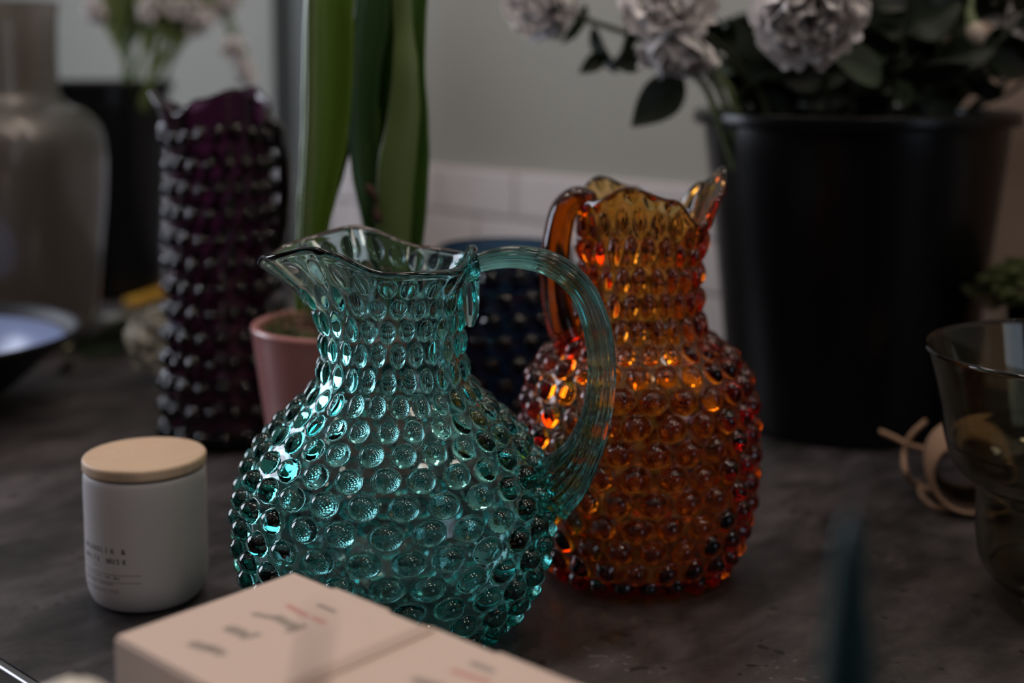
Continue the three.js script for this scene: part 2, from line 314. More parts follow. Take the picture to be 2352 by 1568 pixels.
// plum jug
{
  const D = 1.17, hP = (y) => at(522, y, D).y - T, k = 0.000383;
  const jug = thing('glass_jug', 'tall dark plum hobnail glass jug behind the wooden-lidded candle', 'jug', V(at(522, 1000, D).x, T, -D), 0);
  const dh = table1D([[0, 0.014], [22, 0.004], [45, -0.004], [80, 0.008], [120, 0.016], [155, 0.006], [180, -0.010]]), dr = table1D([[0, 0.016], [20, 0.010], [45, 0.001], [180, 0]]);
  const body = hobGlass({
    profile: [[0, 0.051], [0.006, 0.0545], [0.03, 0.0535], [0.08, 0.0505], [0.14, 0.0475], [0.20, 0.0455], [0.25, 0.0438], [0.275, 0.0434], [0.29, 0.044]],
    N: 18, sub: 16, rows: 340, ds: 0.0212, s0: 0.012, sMin: 0.006, sMax: 0.274, wall: 0.0042, floor: 0.008, jitter: 0.08, fu: 0.74, fv: 0.36, pow: 0.75,
    hob: (h) => 0.0062 * sstep(h, -0.004, 0.004), rimDh: (th) => dh(fromSpout(th - Math.PI)), rimDr: (th) => dr(fromSpout(th - Math.PI)), warpH: 0.245, top: 0.29, bead: 0.003,
  });
  part('body', body, plumGlass, jug);
  const q = (x, y) => [(x - 522) * k, hP(y)];
  part('handle', strap([q(634, 282), q(650, 290), q(663, 335), q(668, 400), q(666, 470), q(656, 530), q(640, 570)], [12, 14, 15, 16, 16, 17, 20].map((v) => v * k), [0.008, 0.009, 0.01, 0.01, 0.01, 0.01, 0.011], 8, 0.01, 80, 48), plumGlass, jug);
}
// navy vase
{
  const D = 1.08;
  const v = thing('glass_vase', 'short navy blue hobnail glass vase between the turquoise and amber jugs', 'vase', V(at(1160, 1060, D).x, T, -D));
  part('body', hobGlass({
    profile: [[0, 0.040], [0.005, 0.045], [0.03, 0.051], [0.07, 0.0545], [0.11, 0.056], [0.15, 0.0562], [0.182, 0.0555]],
    N: 16, sub: 14, rows: 170, ds: 0.0172, s0: 0.012, sMin: 0.008, sMax: 0.172, wall: 0.004, floor: 0.008, jitter: 0.08, fu: 0.72, fv: 0.5,
    hob: (h) => 0.0042 * sstep(h, -0.004, 0.006), rimDh: () => 0, rimDr: () => 0, warpH: 9, top: 10,
  }), navyGlass, v);
}

// ---------------------------------------------------------------- candle jar
{
  const D = 0.815, pos = V(at(341, 1352, D).x, T, -D), R = 0.0371, Hj = 0.0835, W = 2048, Hc = 700;
  const cv = document.createElement('canvas'); cv.width = W; cv.height = Hc; const c = cv.getContext('2d');
  c.fillStyle = '#c0babb'; c.fillRect(0, 0, W, Hc);
  const perM = W / (2 * Math.PI * R), vy = (h) => Hc * (1 - h / Hj);
  c.fillStyle = '#17161a'; c.textBaseline = 'middle';
  const view = Math.atan2(0 - pos.x, 0 - pos.z);         // the direction to the camera, measured from +z towards +x
  const ux = (deg) => W * 0.5 + (deg) * W / 360;          // the text sits at angles from the camera direction; u = 0.5 faces it after the turn
  const spaced = (s, x, y, px, font, step) => { c.font = font; for (const ch of s) { c.fillText(ch, x, y); x += step ?? c.measureText(ch).width * 1.18; } };
  spaced('MAGNOLIA &', ux(-75), vy(0.0417), 0, 'bold 37px sans-serif', 32);
  spaced('WHITE MUSK', ux(-75), vy(0.0354), 0, 'bold 37px sans-serif', 32.5);
  spaced('NO 8 / 220 G', ux(-75), vy(0.0315), 0, '15px sans-serif', 13);
  c.fillRect(ux(-80), vy(0.0272), ux(-6.5) - ux(-80), 2.4); c.fillRect(ux(-80), vy(0.0226), ux(-6.5) - ux(-80), 2.4);
  spaced('SCENTED CANDLE', ux(-75), vy(0.0250), 0, '17px sans-serif', 12.2); spaced('SOY WAX', ux(-43), vy(0.0250), 0, 'bold 17px sans-serif', 14);
  spaced('HAND POURED FRAGRANCE', ux(-75), vy(0.0211), 0, 'bold 15px sans-serif', 11.5);
  spaced('ALTERNATIVOS', ux(-75), vy(0.0165), 0, '27px serif', 23);
  const tex = new THREE.CanvasTexture(cv); tex.colorSpace = THREE.SRGBColorSpace; tex.wrapS = THREE.RepeatWrapping; tex.magFilter = THREE.LinearFilter;
  const jar = thing('candle_jar', 'white ceramic candle jar with black print and a pale wooden lid', 'candle', pos, 0);
  const prof = [[0.0005, 0], [0.024, 0], [0.029, 0.0008], [0.0325, 0.0032], [0.0347, 0.007], [0.0362, 0.012], [0.0369, 0.018], [R, 0.026], [R, 0.05], [R, 0.079], [0.0367, 0.082], [0.0356, Hj], [0.0345, Hj - 0.0008], [0.0337, Hj - 0.004], [0.0337, 0.07]];
  const lg = new THREE.LatheGeometry(smoothProfile(prof, 90).map((p) => new THREE.Vector2(p[0], p[1])), 128), uv = lg.attributes.uv, ps = lg.attributes.position;
  for (let i = 0; i < uv.count; i++) uv.setXY(i, uv.getX(i), ps.getY(i) / Hj);
  const jm = part('jar', lg, new THREE.MeshStandardMaterial({ map: tex, roughness: 0.62 }), jar);
  jm.rotation.y = view + Math.PI;                        // u = 0.5 lies at the lathe's -z
  const wood = dataTexture(512, 512, (u, v) => { const w = v * 26 + 1.2 * fbm(u * 1.4, v * 3, 1, 3), l = 0.5 + 0.5 * noise(u * 3, w * 2.2, 4), f = noise(u * 14, v * 170, 9), st = sstep(noise(u * 1.6 + 3, v * 2.2, 12), 0.35, 0.8), k = 1 - 0.05 * l + 0.035 * f - 0.12 * st; return [214 * k, 184 * k, 156 * k]; }, true);
  const woodMat = new THREE.MeshStandardMaterial({ map: wood, roughness: 0.55 });
  const lid = lathe(smoothProfile([[0.0005, 0.0008], [0.034, 0.0006], [0.0368, 0.0006], [0.0373, 0.0012], [0.0374, 0.004], [0.0373, 0.0072], [0.0367, 0.0078], [0.03, 0.0078], [0.0005, 0.0078]], 60), 96);
  part('lid', planarUV(lid, 0.085, 0.085).translate(0, Hj, 0), woodMat, jar, 'pale wooden lid').rotation.y = 0.35;
}

// ---------------------------------------------------------------- pink pot with leaves
function strapLeaf(pts, o = {}) {        // pts: [px, py, D, half width in px]; a folded strap with thickness
  const cen = new THREE.CatmullRomCurve3(pts.map((p) => at(p[0], p[1], p[2])), false, 'centripetal'), n = pts.length - 1;
  const wd = (t) => { const x = t * n, i = Math.min(n - 1, Math.floor(x)), k = x - i; return lerp(pts[i][3], pts[i + 1][3], k * k * (3 - 2 * k)) * lerp(pts[i][2], pts[i + 1][2], k) / F; };
  const face = o.face ?? 0, fold = o.fold ?? 0.5, twist = o.twist ?? 0;
  return shell((u, v) => {
    const p = cen.getPoint(u), w = wd(u), s = v * 2 - 1, a = face + twist * u, z = fold * w * (s * s) * (o.curl ?? 1);
    const x = s * w; return p.clone().add(V(x * Math.cos(a) + z * Math.sin(a), 0, -x * Math.sin(a) + z * Math.cos(a)));
  }, 36, 12, o.th ?? 0.0022);
}
{
  const D = 1.0, pos = V(at(790, 1100, D).x, T, -D), rimH = at(790, 738, D).y - T, R = 205 * 1.02 / F;
  const pot = thing('flower_pot', 'glossy dusty pink ceramic pot with thick green leaves growing from mossy soil', 'plant pot', pos);
  const glazeOrSheen = phys(0.40, 0.165, 0.155, 0.32, { clearcoat: 0.3, clearcoatRoughness: 0.15 });
  part('pot', lathe(smoothProfile([[0.0005, 0], [0.045, 0], [0.049, 0.003], [0.056, rimH * 0.35], [0.0635, rimH * 0.75], [R - 0.001, rimH - 0.008], [R, rimH - 0.002], [R - 0.0015, rimH], [R - 0.0045, rimH - 0.0005], [R - 0.006, rimH - 0.004], [R - 0.007, rimH - 0.02], [R - 0.009, rimH - 0.05]], 120), 128), glazeOrSheen, pot);
  const soil = new THREE.CircleGeometry(R - 0.006, 64, 0, 6.2832).rotateX(-Math.PI / 2);
  const soilTop = grid(Array.from({ length: 26 }, (_, i) => Array.from({ length: 60 }, (_, j) => { const r = (R - 0.0068) * (i / 25) + 0.0002, a = j / 60 * 2 * Math.PI, x = r * Math.cos(a), z = r * Math.sin(a); return V(x, rimH - 0.012 + 0.008 * (1 - i / 25) + 0.005 * fbm(x * 90, z * 90, 3), z); })), true, true);
  part('soil', soilTop, std(0.055, 0.034, 0.022, 0.95), pot);
  // crumbs and moss tufts nobody could count
  const bits = []; const mossM = new THREE.MeshStandardMaterial({ vertexColors: true, roughness: 0.95 });
  for (let i = 0; i < 420; i++) {
    const r = Math.sqrt(rnd()) * (R - 0.010), a = rnd() * 6.283, g = new THREE.IcosahedronGeometry(rr(0.0015, 0.0042), 0); g.scale(1, rr(0.5, 1.6), 1); g.rotateX(rnd() * 3); g.rotateY(rnd() * 3); g.translate(r * Math.cos(a), rimH - 0.008 + rr(0, 0.010) * (1 - r / R) + 0.002, r * Math.sin(a));
    const grn = noise(Math.cos(a) * r * 40, Math.sin(a) * r * 40, 2) > 0.1, k = rr(0.6, 1.3), col = grn ? [0.06 * k, 0.065 * k, 0.018 * k] : [0.13 * k, 0.07 * k, 0.045 * k], ca = new Float32Array(g.attributes.position.count * 3); for (let q = 0; q < ca.length; q++) ca[q] = col[q % 3];
    g.setAttribute('color', new THREE.BufferAttribute(ca, 3)); bits.push(g);
  }
  for (let i = 0; i < 60; i++) {
    const a = rr(2.6, 4.1), r = rr(0.6, 0.95) * (R - 0.01), h = rr(0.008, 0.019), g = new THREE.ConeGeometry(0.0008, h, 5); g.deleteAttribute('uv'); g.translate(0, h / 2, 0); g.rotateZ(rr(-0.4, 0.4)); g.rotateX(rr(-0.4, 0.4)); g.translate(r * Math.cos(a), rimH - 0.006, r * Math.sin(a));
    const k = rr(0.6, 1.3), col = [0.10 * k, 0.10 * k, 0.03 * k], ca = new Float32Array(g.attributes.position.count * 3); for (let q = 0; q < ca.length; q++) ca[q] = col[q % 3]; g.setAttribute('color', new THREE.BufferAttribute(ca, 3)); bits.push(g);
  }
  const mossMesh = part('moss', mergeGeometries(bits.map(flat)), mossM, pot); mossMesh.userData.kind = 'stuff';
  // the leaves
  const leafTex = dataTexture(64, 8, (u) => [255, 255, 255]);
  const green = (r, g, b) => new THREE.MeshPhysicalMaterial({ color: new THREE.Color().setRGB(r, g, b), roughness: 0.38, transmission: 0.3, thickness: 0, ior: 1.4 });
  const gA = green(0.16, 0.27, 0.035), gB = green(0.075, 0.17, 0.03), gC = green(0.05, 0.12, 0.035), gD = green(0.17, 0.24, 0.08);
  const loc = (g) => g.translate(-pos.x, -pos.y, -pos.z);
  const leaf = (pts, m, o, label) => part('leaf', loc(strapLeaf(pts, o)), m, pot, label);
  leaf([[702, 712, 0.985, 20], [708, 640, 0.985, 26], [722, 530, 0.985, 34], [736, 430, 0.985, 42], [750, 320, 0.985, 50], [757, 200, 0.985, 54], [760, 80, 0.985, 54], [762, -60, 0.985, 50]], gA, { fold: 0.75 });
  leaf([[705, 712, 0.975, 8], [700, 620, 0.972, 10], [704, 500, 0.968, 11], [711, 380, 0.966, 12], [716, 260, 0.966, 11], [716, 120, 0.967, 11], [718, -60, 0.967, 12]], gD, { fold: -0.4 });
  leaf([[720, 712, 1.0, 18], [724, 620, 1.0, 20], [736, 500, 1.0, 20], [758, 400, 1.0, 28], [780, 300, 1.0, 32], [790, 180, 1.0, 32], [792, 60, 1.0, 30], [795, -60, 1.0, 26]], gC, { fold: 0.6, face: 0.3 });
  leaf([[885, 712, 1.0, 40], [888, 620, 1.0, 42], [886, 530, 1.0, 46], [876, 420, 1.0, 54], [868, 300, 1.0, 58], [868, 180, 1.0, 60], [876, 60, 1.0, 62], [880, -60, 1.0, 60]], gB, { fold: 0.8 });
  leaf([[872, 712, 0.99, 20], [874, 620, 0.99, 22], [866, 520, 0.985, 27], [848, 400, 0.985, 35], [838, 290, 0.985, 32], [842, 180, 0.985, 34], [856, 60, 0.985, 40], [870, -60, 0.985, 40]], gC, { fold: 0.5, face: -0.2 });
  leaf([[878, 712, 1.005, 20], [866, 560, 1.002, 24], [856, 420, 0.99, 22], [862, 300, 0.984, 12], [868, 250, 0.984, 3]], gA, { fold: 0.3 });
  leaf([[912, 712, 0.975, 26], [908, 600, 0.972, 34], [905, 480, 0.968, 40], [912, 370, 0.966, 42], [926, 270, 0.966, 36], [930, 160, 0.966, 28], [926, 60, 0.97, 20], [918, -60, 0.97, 20]], gD, { fold: -0.35, face: 0.25, twist: -0.4 });
  leaf([[925, 712, 0.985, 26], [928, 600, 0.985, 34], [935, 480, 0.98, 38], [943, 370, 0.98, 36], [948, 280, 0.98, 30], [945, 170, 0.98, 26], [942, 60, 0.98, 30], [950, -60, 0.98, 30]], gB, { fold: 0.7, face: 0.35 });
  part('withered_sheath', loc(tube([at(842, 425, 0.965), at(852, 440, 0.964), at(862, 455, 0.964), at(864, 480, 0.964), at(868, 510, 0.965)], (t) => 0.0022 + 0.0012 * Math.sin(t * 9), 30, 8)), std(0.05, 0.022, 0.014, 0.9), pot, 'brown withered shred on the leaves');
}

// ---------------------------------------------------------------- black flower buckets
const blackPlastic = phys(0.0025, 0.0025, 0.003, 0.28, { specularIntensity: 0.55 });
function bucket(label, pos, rb, rt, h, lip) {
  const b = thing('flower_bucket', label, 'bucket', pos);
  part('bucket', lathe([[0.0005, 0], [rb - 0.006, 0], [rb - 0.001, 0.002], [rb, 0.006], ...Array.from({ length: 10 }, (_, i) => [lerp(rb, rt, (i + 1) / 10), lerp(0.006, h - 0.012, (i + 1) / 10)]), [rt - 0.003, h - 0.011], [rt - 0.004, h - 0.02], [lerp(rb, rt, 0.1) - 0.003, 0.03], [lerp(rb, rt, 0.05) - 0.004, 0.006], [0.0005, 0.005]], 120), blackPlastic, b);
  part('rim', lathe([[rt - 0.003, h - 0.012], [rt + lip - 0.001, h - 0.012], [rt + lip, h - 0.010], [rt + lip, h - 0.002], [rt + lip - 0.002, h], [rt, h], [rt - 0.003, h - 0.003], [rt - 0.003, h - 0.012]], 120), blackPlastic, b);
  return b;
}
const BK = V(at(1962, 257, 1.23).x, T, -1.23), BKh = 0.288;
bucket('large black plastic flower bucket holding white blooms at the right', BK, 0.1065, 0.136, BKh, 0.0095);
const BL = V(at(232, 185, 1.9).x, T, -1.9), BLh = at(232, 185, 1.9).y - T;
bucket('smaller black flower bucket behind the smoky bottle-shaped vase', BL, 0.078, 0.094, BLh, 0.006);

// petals and leaves
const petalMat = new THREE.MeshPhysicalMaterial({ color: new THREE.Color().setRGB(0.88, 0.85, 0.85), roughness: 0.75, transmission: 0.3, thickness: 0 });
const leafMat = phys(0.008, 0.017, 0.007, 0.5), leafMat2 = phys(0.022, 0.036, 0.018, 0.55), stemMat = std(0.06, 0.085, 0.03, 0.6), stemDark = std(0.02, 0.028, 0.012, 0.6);
const petalGeos = [0, 1, 2, 3].map((k) => shell((u, v) => {      // unit petal: root at the origin, growing along +y, cupped towards +z
  const s = (v * 2 - 1), w = 0.72 * Math.pow(Math.sin(Math.PI * (0.06 + 0.80 * u)), 0.75) + 0.05, ruf = 0.12 * u * u * Math.sin(s * 4.5 + k * 1.9) + 0.045 * u * u * Math.sin(s * 11 + k * 3.1), notch = 0.07 * u * Math.cos(s * 9 + k * 2);
  return V(s * w, u * (1 - 0.16 * s * s * u) + notch * u, 0.42 * u * u * 0.9 - 0.18 * u + 0.28 * w * s * s + ruf);
}, 12, 14, 0.012));
function bloomInto(parent, center, facing, R, rings, name = 'bloom') {   // facing: where the flower looks
  const b = part(name, new THREE.SphereGeometry(R * 0.24, 12, 10), petalMat, parent); b.position.copy(center);
  b.quaternion.setFromUnitVectors(V(0, 1, 0), facing.clone().normalize());
  rings.forEach(([n, tilt, size], ri) => {
    for (let i = 0; i < n; i++) {
      const p = part('petal', petalGeos[(i + ri) % 4], petalMat, b), a = (i + ri * 0.37 + rr(-0.15, 0.15)) / n * 2 * Math.PI, q = new THREE.Quaternion().setFromAxisAngle(V(0, 1, 0), a), t = new THREE.Quaternion().setFromAxisAngle(V(1, 0, 0), -(tilt + rr(-0.12, 0.12)));
      p.quaternion.copy(q).multiply(t); const s = R * size * rr(0.9, 1.1); p.scale.set(s, s, s);
    }
  });
  return b;
}
const RINGS = [[6, 1.6, 1.05], [6, 1.15, 1.02], [6, 0.75, 0.92], [5, 0.42, 0.78], [4, 0.15, 0.6]];
const leafGeo = [0, 1, 2].map((k) => shell((u, v) => { const s = v * 2 - 1, w = 0.30 * Math.pow(Math.sin(Math.PI * Math.pow(u, 0.8)), 0.9) + 0.004; return V(s * w, u, -0.12 * u * u * (k - 0.6) + 0.35 * w * Math.abs(s) + 0.02 * Math.sin(u * 9 + k * 2) * s); }, 14, 8, 0.01));
function leafInto(parent, a, b, width, mat, k = 0, roll = 0) {      // a leaf from a to b (parent coordinates), full width given
  const d = b.clone().sub(a), L = d.length(), m = part('leaf', leafGeo[k % 3], mat, parent); m.position.copy(a);
  m.quaternion.setFromUnitVectors(V(0, 1, 0), d.normalize()).multiply(new THREE.Quaternion().setFromAxisAngle(V(0, 1, 0), roll)); m.scale.set(width / 0.6, L, Math.min(width / 0.6, L)); return m;
}
// white flowers in the large bucket
{
  const inB = (x, z, h = 0.03) => V(BK.x + x, T + h, BK.z + z);
  const overRim = (p) => { const dx = p.x - BK.x, dz = p.z - BK.z, d = Math.hypot(dx, dz), k = Math.min(d * 0.6, 0.112) / (d || 1); return V(BK.x + dx * k, T + BKh + 0.012, BK.z + dz * k); };   // where a stem leaves the bucket
  const flower = (label, foot, bloomAt, facing, R, leaves = [], rings = RINGS) => {
    const f = thing('white_flower', label, 'flower', foot), l = (p) => p.clone().sub(foot);
    part('stem', tube([V(0, 0, 0), l(overRim(bloomAt)), l(bloomAt)], 0.0026, 30, 8), stemDark, f);
    if (R) bloomInto(f, l(bloomAt), facing, R, rings);
    for (const [a, b, w, m, k, ro] of leaves) leafInto(f, l(a), l(b), w, m, k, ro ?? 0);
    return f;
  };
  flower('ruffled white bloom leaning farthest out over the grey wall', inB(-0.06, 0.02), at(1262, 10, 1.17), V(-0.5, 0.3, 0.75), 0.036, [[at(1360, 60, 1.19), at(1425, 165, 1.18), 0.032, leafMat, 0, 0.5], [at(1390, 125, 1.19), at(1330, 168, 1.18), 0.016, leafMat2, 1, 0.6], [at(1345, 10, 1.2), at(1300, 105, 1.19), 0.02, leafMat2, 2]]);
  flower('upper ruffled white bloom above a side-turned one, left of bucket centre', inB(-0.05, 0.04), at(1535, 5, 1.12), V(-0.15, 0.25, 1), 0.037, [[at(1450, 20, 1.15), at(1420, 160, 1.14), 0.036, leafMat, 1, 0.2]]);
  flower('drooping white bloom seen from its side with fanned petals pointing down', inB(-0.04, 0.05), at(1565, 75, 1.13), V(-0.15, -1, 0.35), 0.034, [[at(1570, 175, 1.16), at(1448, 292, 1.15), 0.036, leafMat2, 0, 0.4], [at(1480, 130, 1.17), at(1405, 150, 1.17), 0.022, leafMat, 2]], [[7, 1.05, 1.15], [7, 0.8, 1.1], [6, 0.5, 1.0], [5, 0.2, 0.9]]);
  flower('largest ruffled white bloom hanging over the middle of the bucket', inB(0, 0.06), at(1848, 15, 1.05), V(-0.05, -0.35, 1), 0.043, [[at(2025, 180, 1.1), at(1905, 120, 1.07), 0.036, leafMat2, 1, 0.9], [at(1780, 120, 1.1), at(1690, 40, 1.09), 0.04, leafMat, 0]]);
  flower('pale lilac-white bloom cut by the right edge of the picture', inB(0.06, 0.0), at(2352, 20, 1.22), V(0.3, 0.1, 1), 0.036, [[at(2290, 60, 1.2), at(2300, 190, 1.19), 0.03, leafMat, 0]]);
  // a closed bud
  const bud = thing('flower_bud', 'closed greenish pink bud hanging right of the largest white bloom', 'flower bud', inB(0.04, 0.03)), bl = (p) => p.clone().sub(bud.position);
  part('stem', tube([V(0, 0, 0), bl(at(2180, 120, 1.2)), bl(at(2235, -40, 1.16)), bl(at(2228, 30, 1.13))], 0.0024, 24, 8), stemMat, bud);
  part('sepal', tube([bl(at(2226, 20, 1.13)), bl(at(2232, 50, 1.125)), bl(at(2240, 75, 1.12))], (t) => 0.003 + 0.004 * t, 16, 14), std(0.10, 0.13, 0.06, 0.7), bud);
  part('petals', tube([bl(at(2234, 55, 1.125)), bl(at(2242, 78, 1.12)), bl(at(2250, 104, 1.12))], (t) => 0.0078 * Math.sqrt(Math.max(0, Math.sin(Math.PI * (0.12 + 0.86 * t)))), 20, 16), std(0.42, 0.36, 0.30, 0.75), bud, 'pale closed petals');
  // greenery filling the bucket
  for (let i = 0; i < 20; i++) {
    const a = i / 20 * 6.283 + rr(-0.2, 0.2), r = rr(0.01, 0.1), foot = inB(0.55 * r * Math.cos(a), 0.55 * r * Math.sin(a)), topP = inB(1.9 * r * Math.cos(a) + rr(-0.03, 0.03), 1.4 * r * Math.sin(a), rr(0.36, 0.48));
    const s = thing('leafy_stem', 'dark green leafy stem packed among the white blooms in the bucket', 'foliage', foot, 0, 'leafy stems in the large black bucket'), l = (p) => p.clone().sub(foot);
    const mid = overRim(topP), cur = new THREE.CatmullRomCurve3([V(0, 0, 0), l(mid), l(topP)]);
    part('stem', tube(cur.points, 0.0022, 16, 7), stemDark, s);
    for (let k = 0; k < 9; k++) {
      const t = 0.5 + 0.5 * k / 8, p = cur.getPoint(t), d = rr(0, 6.283), len = rr(0.05, 0.085), e = p.clone().add(V(Math.cos(d) * len * 0.8, k < 3 ? rr(-0.012, 0.03) : rr(-0.035, 0.04), Math.sin(d) * len * 0.8));
      leafInto(s, p, e, rr(0.028, 0.042), rnd() < 0.8 ? leafMat : leafMat2, k, rr(-0.8, 0.8));
    }
  }
  // thin stems fanning out at the right
  for (const [x0, y0, x1, y1, D, label] of [[2195, 262, 2330, 90, 1.24, 'thin bare stem, second highest of four over the right rim of the large bucket'], [2225, 262, 2362, 130, 1.23, 'thin bare stem, second lowest of four over the right rim of the large bucket'], [2240, 262, 2375, 170, 1.25, 'thin bare stem, lowest of four over the right rim of the large bucket'], [2180, 262, 2300, 60, 1.22, 'thin bare stem, highest of four over the right rim of the large bucket']]) {
    const foot = at(x0 - 60, y0 + 200, D), s = thing('bare_twig', label, 'stem', foot);
    part('stem', tube([V(0, 0, 0), at(x0, y0 - 10, D).sub(foot), at((x0 + x1) / 2 + 8, (y0 + y1) / 2, D).sub(foot), at(x1, y1, D).sub(foot)], 0.0022, 20, 7), stemDark, s);
    leafInto(s, at(x1, y1, D).sub(foot), at(x1 - 30, y1 - 90, D).sub(foot), 0.03, leafMat, 1);
  }
  // lighter cut stems at the left inside the rim
  for (const [x0, x1, D, label] of [[1640, 1560, 1.17, 'leftmost of three pale green stems bending over the left rim of the large bucket'], [1668, 1590, 1.165, 'middle of three pale green stems bending over the left rim of the large bucket'], [1690, 1615, 1.16, 'rightmost of three pale green stems bending over the left rim of the large bucket']]) {
    const foot = V(BK.x - 0.045 + (x0 - 1640) * 0.0003, T + 0.03, BK.z + 0.03), s = thing('stalk', label, 'stem', foot);
    part('stem', tube([V(0, 0, 0), at(x0, 245, D).sub(foot), at((x0 + x1) / 2 + 14, 190, D).sub(foot), at(x1, 140, D).sub(foot)], 0.0032, 20, 8), std(0.10, 0.13, 0.045, 0.6), s);
  }
}
// white sprays in the small bucket
{
  const foots = [], blossom = mergeGeometries([0, 1, 2, 3, 4].map((i) => { const g = petalGeos[i % 4].clone(); g.scale(0.022, 0.022, 0.022); g.rotateX(-0.7); g.rotateY(i / 5 * 6.283); return g; }));
  const ends = [[310, -6], [372, 4], [528, -2], [440, -8], [566, 132], [536, 92], [498, 24], [268, 50], [340, 30], [470, 50], [415, 18], [230, 20], [395, -30], [285, -30]];
  ends.forEach(([x, y], i) => {
    const D = 1.9 + rr(-0.08, 0.08), foot = V(BL.x + rr(-0.05, 0.05), T + 0.02, BL.z + rr(-0.05, 0.05)), e = at(x, y, D), base = at(lerp(300, x, 0.28) + rr(-25, 25), 175, D);
    const droop = i === 4 || i === 5, up = droop ? at(x - 60, y - 110, D) : at(lerp(300, x, 0.75), lerp(175, y, 0.7), D);
    const label = droop ? (i === 4 ? 'white blossom drooping lowest at the right of the small bucket' : 'white blossom drooping just above the lowest one, small bucket') : 'slender green stem with a small white blossom in the small bucket';
    const s = thing('blossom_stem', label, 'flower', foot, 0, droop ? undefined : 'white blossom stems in the small black bucket');
    const cur = [V(0, 0, 0), base.clone().sub(foot), up.clone().sub(foot), e.clone().sub(foot)];
    part('stem', tube(cur, 0.003, 24, 7), std(0.12, 0.17, 0.05, 0.6), s);
    for (let k = 0; k < 2; k++) { const m = part('blossom', blossom, petalMat, s); m.position.copy(e.clone().sub(foot)).add(V(rr(-0.012, 0.012) * k, rr(-0.02, 0.01) * k, rr(-0.01, 0.01) * k)); m.quaternion.setFromUnitVectors(V(0, 1, 0), V(rr(-0.4, 0.4), droop ? -0.7 : rr(-0.2, 0.6), 1).normalize()); }
    const c3 = new THREE.CatmullRomCurve3(cur);
    for (let k = 0; k < 6; k++) { const p = c3.getPoint(rr(0.45, 0.8)); leafInto(s, p, p.clone().add(V(rr(-0.02, 0.05), rr(0.06, 0.12), rr(-0.02, 0.02))), 0.016, std(0.09, 0.13, 0.035, 0.6), k); }
  });
}

// ---------------------------------------------------------------- smoky vase at the left, dark bowl, loose flower, yellow strip
{
  const D = 1.58, pos = V(at(20, 770, D).x, T, -D), hv = (y) => at(20, y, D).y - T, k = D * 1.0 / F;
  const v = thing('glass_vase', 'large smoky taupe bottle-shaped vase with a wide neck at the left edge', 'vase', pos);
  const top = hv(8), pr = [[0.088, 0], [0.097, 0.004], [0.103, hv(720)], [0.112, hv(560)], [0.1185, hv(420)], [0.1185, hv(340)], [0.113, hv(290)], [0.098, hv(258)], [0.078, hv(240)], [0.069, hv(222)], [0.067, hv(190)], [0.067, hv(100)], [0.068, hv(30)], [0.071, top]];
  const outer = smoothProfile(pr, 100), inner = outer.map(([r, h]) => [r - 0.004, h]).filter(([, h]) => h > 0.012).reverse();
  part('vase', lathe([[0.0005, 0.001], ...outer, [0.0695, top + 0.0015], ...inner, [0.0005, 0.012]], 128), glass(0.19, 0.135, 0.095, 0.010, { roughness: 0.42, clearcoat: 1, clearcoatRoughness: 0.03 }), v);
}
{
  const D = 1.27, pos = V(at(-200, 930, D).x, T, -D), h = at(-200, 766, D).y - T, R = 0.158;
  const b = thing('bowl', 'wide shallow dark bowl with blue window light painted on its satin inside', 'bowl', pos);
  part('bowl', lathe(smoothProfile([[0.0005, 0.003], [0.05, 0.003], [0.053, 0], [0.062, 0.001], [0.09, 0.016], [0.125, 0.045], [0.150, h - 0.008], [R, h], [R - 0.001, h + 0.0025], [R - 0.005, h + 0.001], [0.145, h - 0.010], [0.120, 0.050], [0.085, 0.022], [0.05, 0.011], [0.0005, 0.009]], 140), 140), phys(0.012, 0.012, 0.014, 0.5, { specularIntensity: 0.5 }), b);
  part('glazeOrSheen', lathe(smoothProfile([[0.0005, 0.0102], [0.05, 0.0122], [0.085, 0.0232], [0.120, 0.0512], [0.143, 0.0512 + 0.92 * (h - 0.0602)], [0.1432, 0.0498 + 0.92 * (h - 0.0602)], [0.120, 0.0500], [0.085, 0.0219], [0.05, 0.0109], [0.0005, 0.0088]], 100), 140), phys(0.19, 0.25, 0.45, 0.3), b, 'satin bowl inside with the blue-grey window reflection in its colour');  // window reflection on the dark bowl, painted in as a blue layer
}
